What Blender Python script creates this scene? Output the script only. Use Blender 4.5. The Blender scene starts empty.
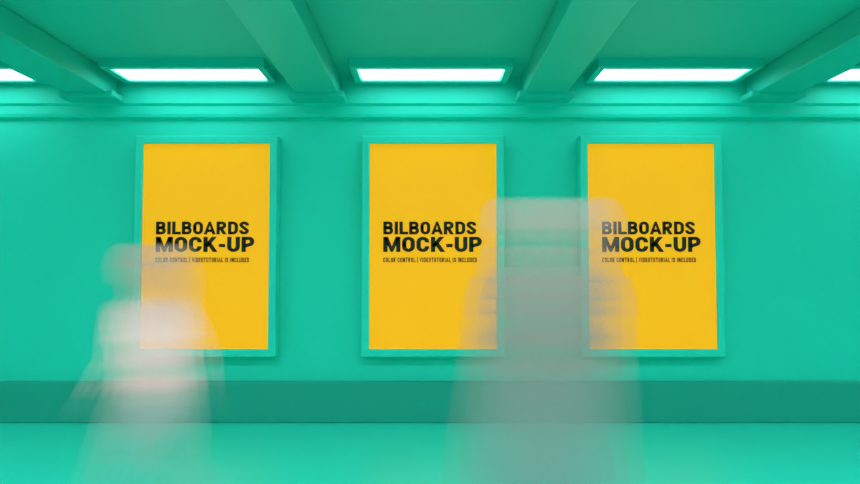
import bpy, bmesh, math
from mathutils import Vector, Matrix
S=bpy.context.scene
S.view_settings.view_transform='Standard'
C=S.collection

# ---------------------------------------------------------------- materials
def mat(name,col,rough=0.6,var=0.04,scale=3.0,emit=0.0,bump=0.0,spec=0.3):
    m=bpy.data.materials.new(name); m.use_nodes=True
    n=m.node_tree.nodes; l=m.node_tree.links
    b=n['Principled BSDF']
    b.inputs['Roughness'].default_value=rough
    b.inputs['Specular IOR Level'].default_value=spec
    tc=n.new('ShaderNodeTexCoord'); no=n.new('ShaderNodeTexNoise')
    no.inputs['Scale'].default_value=scale; no.inputs['Detail'].default_value=4
    l.new(tc.outputs['Object'],no.inputs['Vector'])
    r=n.new('ShaderNodeValToRGB')
    r.color_ramp.elements[0].position=0.3; r.color_ramp.elements[1].position=0.7
    r.color_ramp.elements[0].color=[c*(1-var) for c in col]+[1]
    r.color_ramp.elements[1].color=[min(1,c*(1+var)) for c in col]+[1]
    l.new(no.outputs['Fac'],r.inputs['Fac'])
    l.new(r.outputs['Color'],b.inputs['Base Color'])
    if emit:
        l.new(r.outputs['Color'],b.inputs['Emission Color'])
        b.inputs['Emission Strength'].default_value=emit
    if bump:
        n2=n.new('ShaderNodeTexNoise'); n2.inputs['Scale'].default_value=120
        l.new(tc.outputs['Object'],n2.inputs['Vector'])
        bp=n.new('ShaderNodeBump'); bp.inputs['Strength'].default_value=bump
        bp.inputs['Distance'].default_value=0.003
        l.new(n2.outputs['Fac'],bp.inputs['Height']); l.new(bp.outputs['Normal'],b.inputs['Normal'])
    return m
def emis(name,col,st):
    m=bpy.data.materials.new(name); m.use_nodes=True
    n=m.node_tree.nodes; l=m.node_tree.links; n.clear()
    e=n.new('ShaderNodeEmission'); o=n.new('ShaderNodeOutputMaterial')
    e.inputs[0].default_value=(*col,1); e.inputs[1].default_value=st
    l.new(e.outputs[0],o.inputs['Surface']); return m

TEAL=(0.024,0.69,0.57)
M_wall=mat('teal_wall_paint',TEAL,0.55,0.02,0.8,bump=0.05)
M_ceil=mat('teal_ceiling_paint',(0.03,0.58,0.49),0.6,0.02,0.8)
M_floor=mat('teal_floor',(0.03,0.71,0.595),0.4,0.02,0.6)
M_base=mat('teal_baseboard',(0.022,0.38,0.315),0.5,0.02,1)
M_beam=mat('teal_beam',(0.03,0.59,0.50),0.55,0.02,1)
M_frame=mat('teal_frame',(0.035,0.72,0.61),0.4,0.02,2)
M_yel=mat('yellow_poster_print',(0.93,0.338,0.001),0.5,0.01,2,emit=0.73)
M_ink=mat('dark_ink',(0.03,0.018,0.008),0.6,0.02,5)
M_lf=mat('lamp_housing',(0.05,0.60,0.52),0.4,0.02,3)
M_lamp=emis('lamp_diffuser',(0.66,1.0,0.95),4.0)
M_fill=emis('added_fill_rear',(0.8,1.0,0.98),11.5)  # stronger emitter for the added rear fill rows

# ---------------------------------------------------------------- helpers
def obj(name,me,parent=None,m=None):
    o=bpy.data.objects.new(name,me); C.objects.link(o)
    if parent: o.parent=parent
    if m: me.materials.append(m)
    return o
def box(name,x0,x1,y0,y1,z0,z1,m,parent=None,bev=0.0):
    bm=bmesh.new()
    bmesh.ops.create_cube(bm,size=1)
    for v in bm.verts:
        v.co=Vector(((x0+x1)/2+v.co.x*(x1-x0),(y0+y1)/2+v.co.y*(y1-y0),(z0+z1)/2+v.co.z*(z1-z0)))
    if bev: bmesh.ops.bevel(bm,geom=bm.edges[:],offset=bev,segments=2,affect='EDGES',profile=0.5)
    me=bpy.data.meshes.new(name); bm.to_mesh(me); bm.free()
    return obj(name,me,parent,m)
def empty(name,loc):
    e=bpy.data.objects.new(name,None); e.location=loc; C.objects.link(e); return e
def ring_frame(name,w,h,t,y0,y1,m,parent,bev=0.006):
    bm=bmesh.new()
    prof=[(0,y1),(0,y0+bev),(bev,y0),(t-bev,y0),(t,y0+bev),(t,y1)]
    cs=[(-1,-1),(1,-1),(1,1),(-1,1)]
    rings=[]
    for sx,sz in cs:
        rings.append([bm.verts.new((sx*(w/2-a),y,sz*(h/2-a))) for a,y in prof])
    for i in range(4):
        a=rings[i]; b=rings[(i+1)%4]
        for k in range(len(prof)):
            k2=(k+1)%len(prof)
            bm.faces.new((a[k],b[k],b[k2],a[k2]))
    bmesh.ops.recalc_face_normals(bm,faces=bm.faces[:])
    me=bpy.data.meshes.new(name); bm.to_mesh(me); bm.free()
    return obj(name,me,parent,m)

# ---------------------------------------------------------------- room
X=8.0; YB=-9.0; ZC=3.42
box('floor',-X,X,YB,0,-0.1,0,M_floor)
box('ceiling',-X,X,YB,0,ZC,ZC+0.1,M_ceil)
box('wall_back',-X,X,0,0.15,-0.1,ZC+0.1,M_wall)
box('wall_left',-X-0.15,-X,YB,0,-0.1,ZC+0.1,M_wall)
box('wall_right',X,X+0.15,YB,0,-0.1,ZC+0.1,M_wall)
box('wall_front',-X,X,YB-0.15,YB,-0.1,ZC+0.1,M_wall)
box('baseboard_back',-X,X,-0.07,0,0,0.40,M_base,bev=0.012)
bm=bmesh.new()
prof=[(0,3.02),(-0.05,3.03),(-0.06,3.06),(-0.06,3.14),(-0.09,3.16),(-0.09,ZC),(0,ZC)]
A=[bm.verts.new((-X,y,z)) for y,z in prof]; B=[bm.verts.new((X,y,z)) for y,z in prof]
for k in range(len(prof)):
    k2=(k+1)%len(prof); bm.faces.new((A[k],B[k],B[k2],A[k2]))
bm.faces.new(A); bm.faces.new(B[::-1]); bmesh.ops.recalc_face_normals(bm,faces=bm.faces[:])
me=bpy.data.meshes.new('trim_1'); bm.to_mesh(me); bm.free(); obj('trim_1',me,None,M_wall)

for i,bx in enumerate([-5.54,-3.32,-1.1,1.12,3.36,5.58]):
    e=empty('ceiling_beam',(bx,0,0))
    box('beam_body',-0.21,0.21,YB,-0.09,3.21,ZC,M_beam,e,bev=0.012)
    box('corbel',-0.27,0.27,-0.33,-0.06,3.165,3.23,M_beam,e,bev=0.015)

def lamp(x,y0,y1,m):
    e=empty('ceiling_light_panel',(x,0,0))  # name shared by the visible panels and the added fill rows
    yc=(y0+y1)/2; 
    h=box('diffuser',-0.665,0.665,y0+0.04,y1-0.04,3.352,3.40,m,e)
    w=1.50; d=(y1-y0)+0.08
    f=ring_frame('housing',w,d,0.07,0,0.085,M_lf,e,bev=0.005)
    f.rotation_euler=(math.radians(90),0,0)
    f.location=(0,yc,3.337)
    return e
for k in range(-3,4):
    lamp(0.01+2.27*k,-0.68,-0.20,M_lamp)
for k in range(-3,4):
    lamp(0.01+2.27*k,-4.3,-3.6,M_fill)  # unseen row added overhead to light the walls evenly
for k in range(-3,4):
    lamp(0.01+2.27*k,-7.7,-7.0,M_fill)  # second added fill row, out of view above and behind the camera

# ---------------------------------------------------------------- bold sans lettering (drawn strokes)
def arc(cx,cy,rx,ry,a0,a1,n=12):
    return [(cx+rx*math.cos(math.radians(a0+(a1-a0)*i/n)),cy+ry*math.sin(math.radians(a0+(a1-a0)*i/n))) for i in range(n+1)]
def glyphs(t):
    h=t/2; L=h; R=.64-h; T=1-h; m=.32
    def oval(): 
        return [(L,.35),(L,.65)]+arc(m,.65+0,m-h,T-.65,180,0)+[(R,.35)]+arc(m,.35,m-h,.35-h,0,-180)
    G={}
    G['I']=(t+.02,[[(h+.01,-.1),(h+.01,1.1)]])
    G['|']=(t*.5,[[(h*.5,-.15),(h*.5,1.15)]])
    G['L']=(.54,[[(L,1.1),(L,h),(.56,h)]])
    G['T']=(.64,[[(0,T),(.64,T)],[(m,T),(m,-.1)]])
    G['E']=(.55,[[(.55,T),(L,T),(L,h),(.55,h)],[(L,.51),(.50,.51)]])
    G['V']=(.66,[[(h-.05,1.12),(.33,h*.4),(.71-h,1.12)]])
    G['A']=(.70,[[(h-.07,-.12),(.35,1-h*.5),(.77-h,-.12)],[(.16,.29),(.54,.29)]])
    G['M']=(.86,[[(L,-.1),(L,1.1)],[(.86-h,-.1),(.86-h,1.1)],[(h-.0,1.06),(.43,.10),(.86-h,1.06)]])
    G['N']=(.68,[[(L,-.1),(L,1.1)],[(.68-h,-.1),(.68-h,1.1)],[(h,1.02),(.68-h,-.02)]])
    G['K']=(.67,[[(L,-.1),(L,1.1)],[(L+.02,.36),(.62,1.12)],[(.27,.60),(.66,-.12)]])
    G['U']=(.64,[[(L,1.1),(L,.34)]+arc(m,.34,m-h,.34-h,180,360)+[(R,1.1)]])
    G['D']=(.64,[[(L,h),(.28,h)]+arc(.30,.34,R-.30,.34-h,-90,0,8)+arc(.30,.66,R-.30,T-.66,0,90,8)+[(L,T)],[(L,-.1),(L,1.1)]])
    G['P']=(.64,[[(L,-.1),(L,1.1)],[(L,T)]+arc(.38,.685,R-.38,T-.685,90,-90,10)+[(L,.37)]])
    G['R']=(.66,[[(L,-.1),(L,1.1)],[(L,T)]+arc(.37,.71,R-.38,T-.71,90,-90,10)+[(L,.42+h*.1)],[(.30,.45),(.60,-.12)]])
    G['B']=(.64,[[(L,-.1),(L,1.1)],[(L,T)]+arc(.36,.715,R-.39,T-.715,90,-90,10)+[(L,.515)],[(L,.515)]+arc(.37,.305,R-.37,.305-h,90,-90,10)[0:]+[(L,h)]])
    o=oval(); G['O']=(.64,[o+[o[1]]])
    G['C']=(.64,[[(R,.62)]+arc(m,.66,m-h,T-.66,0,180)+arc(m,.34,m-h,.34-h,180,360)+[(R,.38)]])
    G['S']=(.62,[[(.62-h,.68)]+arc(.31,.735,.31-h,T-.735,0,200,12)+[(.31,.5)]+arc(.31,.27,.31-h,.27-h,20,-180,12)+[(h,.33)]])
    G['-']=(.36,[[(.02,.42),(.34,.42)]])
    G[' ']=(.24,[])
    return G
def ribbon(bm,pts,t):
    P=[Vector(p) for p in pts]
    Q=[P[0]]
    for p in P[1:]:
        if (p-Q[-1]).length>1e-4: Q.append(p)
    P=Q; h=t/2; prev=None
    for i,p in enumerate(P):
        a=(p-P[i-1]).normalized() if i>0 else None
        b=(P[i+1]-p).normalized() if i<len(P)-1 else None
        if a is None: a=b
        if b is None: b=a
        na=Vector((-a.y,a.x)); nb=Vector((-b.y,b.x)); nn=(na+nb)
        nn=nn.normalized() if nn.length>1e-3 else na
        k=h/max(.42,nn.dot(na))
        cur=(bm.verts.new((p.x+nn.x*k,p.y+nn.y*k,0)),bm.verts.new((p.x-nn.x*k,p.y-nn.y*k,0)))
        if prev: bm.faces.new((prev[0],prev[1],cur[1],cur[0]))
        prev=cur
def text(name,body,x,z,w,h,parent,t=0.21,y=0,gap=.075):
    G=glyphs(t); bmT=bmesh.new(); cx=0
    for ch in body:
        wd,st=G[ch]
        b=bmesh.new()
        for s in st: ribbon(b,s,t)
        for co,no in (((0,0,0),(0,-1,0)),((0,1,0),(0,1,0))):
            if ch=='|': break
            bmesh.ops.bisect_plane(b,geom=b.verts[:]+b.edges[:]+b.faces[:],plane_co=co,plane_no=no,clear_outer=True)
        tmp=bpy.data.meshes.new('t')
        for v in b.verts: v.co.x+=cx
        b.to_mesh(tmp); b.free(); bmT.from_mesh(tmp); bpy.data.meshes.remove(tmp)
        cx+=wd+gap
    cx-=gap
    for v in bmT.verts: v.co=Vector((v.co.x/cx*w+x,y,v.co.y*h+z))
    me=bpy.data.meshes.new(name); bmT.to_mesh(me); bmT.free()
    return obj(name,me,parent,M_ink)

# ---------------------------------------------------------------- billboards
W=1.40; H=2.17; ZB=1.738
for bx in (-2.205,0.03,2.18):
    e=empty('wall_billboard',(bx,0,ZB))
    ring_frame('frame',W,H,0.075,-0.15,0,M_frame,e)
    box('backing_box',-W/2+0.06,W/2-0.06,-0.10,0,-H/2+0.06,H/2-0.06,M_frame,e)
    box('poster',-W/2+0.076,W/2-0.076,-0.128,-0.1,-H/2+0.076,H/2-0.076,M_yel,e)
    X0=-W/2+0.076+0.134; y=-0.1295
    text('headline_top','BILBOARDS',X0,0.110,0.915,0.128,e,0.22,y)
    text('headline_bottom','MOCK-UP',X0,-0.062,0.97,0.150,e,0.22,y)
    text('subtitle','COLOR CONTROL | VIDEOTUTORIAL IS INCLUDED',X0,-0.164,0.92,0.048,e,0.23,y,.17)

# ---------------------------------------------------------------- people
def build_person_mesh(name,girth=1.0,coat=False,longhair=False):
    bm=bmesh.new()
    def tube(pts,n=20):
        P=[Vector(p[0]) for p in pts]
        rings=[]
        for i,p in enumerate(P):
            t=(P[min(i+1,len(P)-1)]-P[max(i-1,0)]).normalized()
            yv=Vector((0,1,0)); 
            xv=yv.cross(t)
            if xv.length<1e-3: xv=Vector((1,0,0))
            xv.normalize(); yv2=t.cross(xv).normalized()
            ra,rb=pts[i][1],pts[i][2]
            rings.append([bm.verts.new(p+xv*ra*math.cos(2*math.pi*k/n)+yv2*rb*math.sin(2*math.pi*k/n)) for k in range(n)])
        for a,b in zip(rings,rings[1:]):
            for k in range(n):
                bm.faces.new((a[k],a[(k+1)%n],b[(k+1)%n],b[k]))
        bm.faces.new(rings[0][::-1]); bm.faces.new(rings[-1])
    def ball(c,rx,ry,rz):
        r=bmesh.ops.create_uvsphere(bm,u_segments=20,v_segments=14,radius=1)
        for v in r['verts']: v.co=Vector((c[0]+v.co.x*rx,c[1]+v.co.y*ry,c[2]+v.co.z*rz))
    def limb(joints):
        for (a,ra),(b,rb) in zip(joints,joints[1:]):
            a=Vector(a); b=Vector(b)
            mid=a.lerp(b,0.35); rm=(ra*0.5+rb*0.5)*1.06
            tube([(a,ra,ra),(mid,max(rm,ra*0.98),max(rm,ra*0.98)),(b,rb,rb)])
        for a,ra in joints: ball(a,ra,ra,ra)
    g=girth
    tube([((0,0,.84),.115*g,.15*g),((0,0,.93),.13*g,.175*g),((0,0,1.03),.115*g,.155*g),((.01,0,1.12),.11*g,.145*g),
          ((.02,0,1.25),.125*g,.17*g),((.02,0,1.36),.125*g,.19*g),((.015,0,1.43),.09*g,.15*g),((.015,0,1.48),.06,.08)])
    ball((.02,0,1.38),.11*g,.19*g,.08)
    if coat:   # knee-length overcoat with raised collar / scarf
        tube([((-.02,0,.40),.235*g,.23*g),((-.01,0,.70),.21*g,.215*g),((0,0,.95),.185*g,.2*g),((.01,0,1.1),.17*g,.18*g),((.02,0,1.3),.165*g,.195*g),((.02,0,1.41),.135*g,.17*g)])
        tube([((.015,0,1.40),.12,.13),((.02,0,1.47),.105,.11),((.03,0,1.55),.095,.095)])
    limb([((.015,0,1.44),.062),((.035,0,1.56),.055)])
    ball((.055,0,1.665),.102,.078,.115)
    ball((.085,0,1.61),.068,.056,.07)
    ball((.128,0,1.565),.024,.026,.02)
    tube([((.148,0,1.665),.008,.008),((.176,0,1.63),.015,.016),((.155,0,1.618),.012,.018)],8)
    ball((.150,0,1.592),.010,.024,.006); ball((.149,0,1.582),.010,.022,.006)
    for s in(-1,1):
        ball((.138,s*.03,1.660),.013,.014,.011)
        ball((.143,s*.03,1.682),.010,.02,.006)
        ball((.045,s*.080,1.645),.02,.010,.032)
    ball((.035,0,1.70),.108,.086,.098)
    ball((-.01,0,1.65),.07,.075,.085)
    if longhair:
        tube([((-.03,0,1.68),.06,.075),((-.05,0,1.58),.06,.075),((-.06,0,1.48),.055,.07),((-.06,0,1.38),.02,.05)])
    def hand(w,d,side):
        d=Vector(d).normalized(); w=Vector(w)
        up=Vector((0,1,0)).cross(d).normalized()
        tube([(w,.026,.02),(w+d*.03,.036,.016),(w+d*.085,.04,.014)],14)
        for i,L in enumerate((.068,.078,.073,.058)):
            b=w+d*.08+up*(.029-.0195*i)
            curl=Vector((0,-side,0))
            m1=b+d*L*.5+curl*.004; m2=m1+d*L*.3+curl*.012; m3=m2+d*L*.2+curl*.014
            tube([(b,.0085,.0085),(m1,.008,.008),(m2,.0075,.0075),(m3,.006,.006)],8)
            ball(m3,.0062,.0062,.0062)
        tb=w+d*.03+up*.032
        t1=tb+up*.024+d*.022; t2=t1+up*.006+d*.028
        tube([(tb,.012,.012),(t1,.0105,.0105),(t2,.008,.008)],8); ball(t2,.008,.008,.008)
    limb([((.02,.185*g,1.405),.066),((.05,.225*g,1.13),.047),((.19,.21*g,.93),.032)])
    hand((.196,.21*g,.92),(.55,-.05,-.8),1)
    limb([((.02,-.185*g,1.405),.066),((-.10,-.23,1.14),.047),((-.14,-.23*g,.89),.032)])
    hand((-.142,-.23*g,.88),(-.10,0,-1),-1)
    limb([((.01,.09,.90),.098*g),((.18,.095,.50),.066),((.29,.095,.12),.045)])
    limb([((-.01,-.09,.90),.098*g),((-.07,-.095,.49),.066),((-.35,-.095,.17),.045)])
    tube([((.23,.095,.34),.062,.062),((.285,.095,.13),.064,.064)])
    tube([((-.19,-.095,.345),.062,.062),((-.325,-.095,.19),.062,.062)])
    tube([((.245,.095,.055),.035,.034),((.28,.095,.075),.052,.042),((.38,.10,.075),.038,.046),((.48,.105,.085),.026,.038),((.515,.105,.09),.012,.02)])
    tube([((-.41,-.095,.18),.035,.034),((-.37,-.095,.155),.05,.042),((-.29,-.10,.09),.038,.046),((-.215,-.105,.04),.03,.038),((-.175,-.105,.03),.018,.025)])
    bmesh.ops.recalc_face_normals(bm,faces=bm.faces[:])
    me=bpy.data.meshes.new(name+'_raw'); bm.to_mesh(me); bm.free()
    o=bpy.data.objects.new('tmp',me); C.objects.link(o)
    r=o.modifiers.new('r','REMESH'); r.mode='VOXEL'; r.voxel_size=0.0075; r.use_smooth_shade=True
    s=o.modifiers.new('s','SMOOTH'); s.factor=0.5; s.iterations=3
    bpy.context.view_layer.update()
    dg=bpy.context.evaluated_depsgraph_get()
    out=bpy.data.meshes.new_from_object(o.evaluated_get(dg)); out.name=name
    bpy.data.objects.remove(o)
    mz=min(v.co.z for v in out.vertices)
    for v in out.vertices: v.co.z-=mz
    return out

def ghost_mat(name,stops,dens,scat=0.4,glow=1.0,sscale=14):
    """thin, evenly spread body of a figure in motion; colour & density by height (object z)"""
    m=bpy.data.materials.new(name); m.use_nodes=True
    m.cycles.volume_step_rate=12
    n=m.node_tree.nodes; l=m.node_tree.links; n.clear()
    o=n.new('ShaderNodeOutputMaterial'); tc=n.new('ShaderNodeTexCoord'); sp=n.new('ShaderNodeSeparateXYZ')
    l.new(tc.outputs['Object'],sp.inputs[0])
    mr=n.new('ShaderNodeMath'); mr.operation='DIVIDE'; mr.inputs[1].default_value=1.8
    l.new(sp.outputs['Z'],mr.inputs[0])
    cr=n.new('ShaderNodeValToRGB'); el=cr.color_ramp.elements
    while len(el)<len(stops): el.new(0.5)
    for i,(p,c,d) in enumerate(stops): el[i].position=p/1.8
    for i,(p,c,d) in enumerate(stops): el[i].color=(*c,d/3.0)
    l.new(mr.outputs[0],cr.inputs[0])
    no=n.new('ShaderNodeTexNoise'); no.noise_dimensions='1D'; no.inputs['Scale'].default_value=sscale; no.inputs['Detail'].default_value=2
    l.new(sp.outputs['Z'],no.inputs['W'])
    st=n.new('ShaderNodeMapRange'); st.inputs[1].default_value=.3; st.inputs[2].default_value=.7
    st.inputs[3].default_value=.7; st.inputs[4].default_value=1.3; l.new(no.outputs[0],st.inputs[0])
    def mul(a,k):
        d=n.new('ShaderNodeMath'); d.operation='MULTIPLY'; l.new(a,d.inputs[0])
        if isinstance(k,float): d.inputs[1].default_value=k
        else: l.new(k,d.inputs[1])
        return d.outputs[0]
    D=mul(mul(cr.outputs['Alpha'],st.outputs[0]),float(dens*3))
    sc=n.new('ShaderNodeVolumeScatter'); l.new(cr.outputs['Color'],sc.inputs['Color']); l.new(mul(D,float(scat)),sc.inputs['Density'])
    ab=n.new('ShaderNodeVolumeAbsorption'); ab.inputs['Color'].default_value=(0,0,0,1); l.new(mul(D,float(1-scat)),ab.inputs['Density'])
    em=n.new('ShaderNodeEmission'); l.new(cr.outputs['Color'],em.inputs[0]); l.new(mul(D,float(glow)),em.inputs[1])  # self-emission brightens the figures in place of light scattered inside them
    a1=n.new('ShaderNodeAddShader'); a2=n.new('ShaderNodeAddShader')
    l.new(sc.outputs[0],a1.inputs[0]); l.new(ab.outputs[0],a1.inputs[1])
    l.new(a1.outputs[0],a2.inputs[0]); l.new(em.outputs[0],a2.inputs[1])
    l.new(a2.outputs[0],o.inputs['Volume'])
    return m

def pedestrian(name,me,loc,height,yaw,sweep,N,m):
    e=empty(name,loc); e.rotation_euler=(0,0,yaw)
    s=height/max(v.co.z for v in me.vertices); e.scale=(s,s,s)
    me.materials.clear(); me.materials.append(m)
    for i in range(N):
        o=bpy.data.objects.new('body_motion_%d'%(i+1),me); C.objects.link(o); o.parent=e
        u=2*(i+0.5)/N-1           # more copies near the middle, sparse at the ends
        q=math.copysign(1-math.sqrt(1-abs(u)),u)
        o.location=((0.6*u+0.4*q)*sweep/2*1.25,0,0)
    return e
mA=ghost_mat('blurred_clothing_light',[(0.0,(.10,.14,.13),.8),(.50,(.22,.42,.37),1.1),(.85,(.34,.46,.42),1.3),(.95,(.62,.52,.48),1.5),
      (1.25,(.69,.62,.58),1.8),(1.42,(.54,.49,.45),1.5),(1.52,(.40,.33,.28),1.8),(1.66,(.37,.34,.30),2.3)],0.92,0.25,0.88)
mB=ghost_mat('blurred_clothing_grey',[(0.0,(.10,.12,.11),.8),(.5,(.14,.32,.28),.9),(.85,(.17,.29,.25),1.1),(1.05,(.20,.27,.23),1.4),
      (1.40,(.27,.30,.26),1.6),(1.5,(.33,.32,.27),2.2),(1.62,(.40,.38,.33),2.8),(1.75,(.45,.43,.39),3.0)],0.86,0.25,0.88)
pa=build_person_mesh('walking_body_a',1.0,False,True)
pb=build_person_mesh('walking_body_b',1.06,True,False)
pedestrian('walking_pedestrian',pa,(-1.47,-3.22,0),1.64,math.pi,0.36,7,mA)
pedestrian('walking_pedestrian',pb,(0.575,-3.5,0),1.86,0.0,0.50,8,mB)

# ---------------------------------------------------------------- camera / world
w=bpy.data.worlds.new('world'); S.world=w; w.use_nodes=True
w.node_tree.nodes['Background'].inputs[0].default_value=(0.1,0.6,0.5,1)
w.node_tree.nodes['Background'].inputs[1].default_value=0.3
cam=bpy.data.cameras.new('camera'); co=bpy.data.objects.new('camera',cam); C.objects.link(co)
cam.sensor_width=36; cam.lens=36*700/860
co.location=(0,-7,1.48); co.rotation_euler=(math.radians(90+2.45),0,0)
S.camera=co
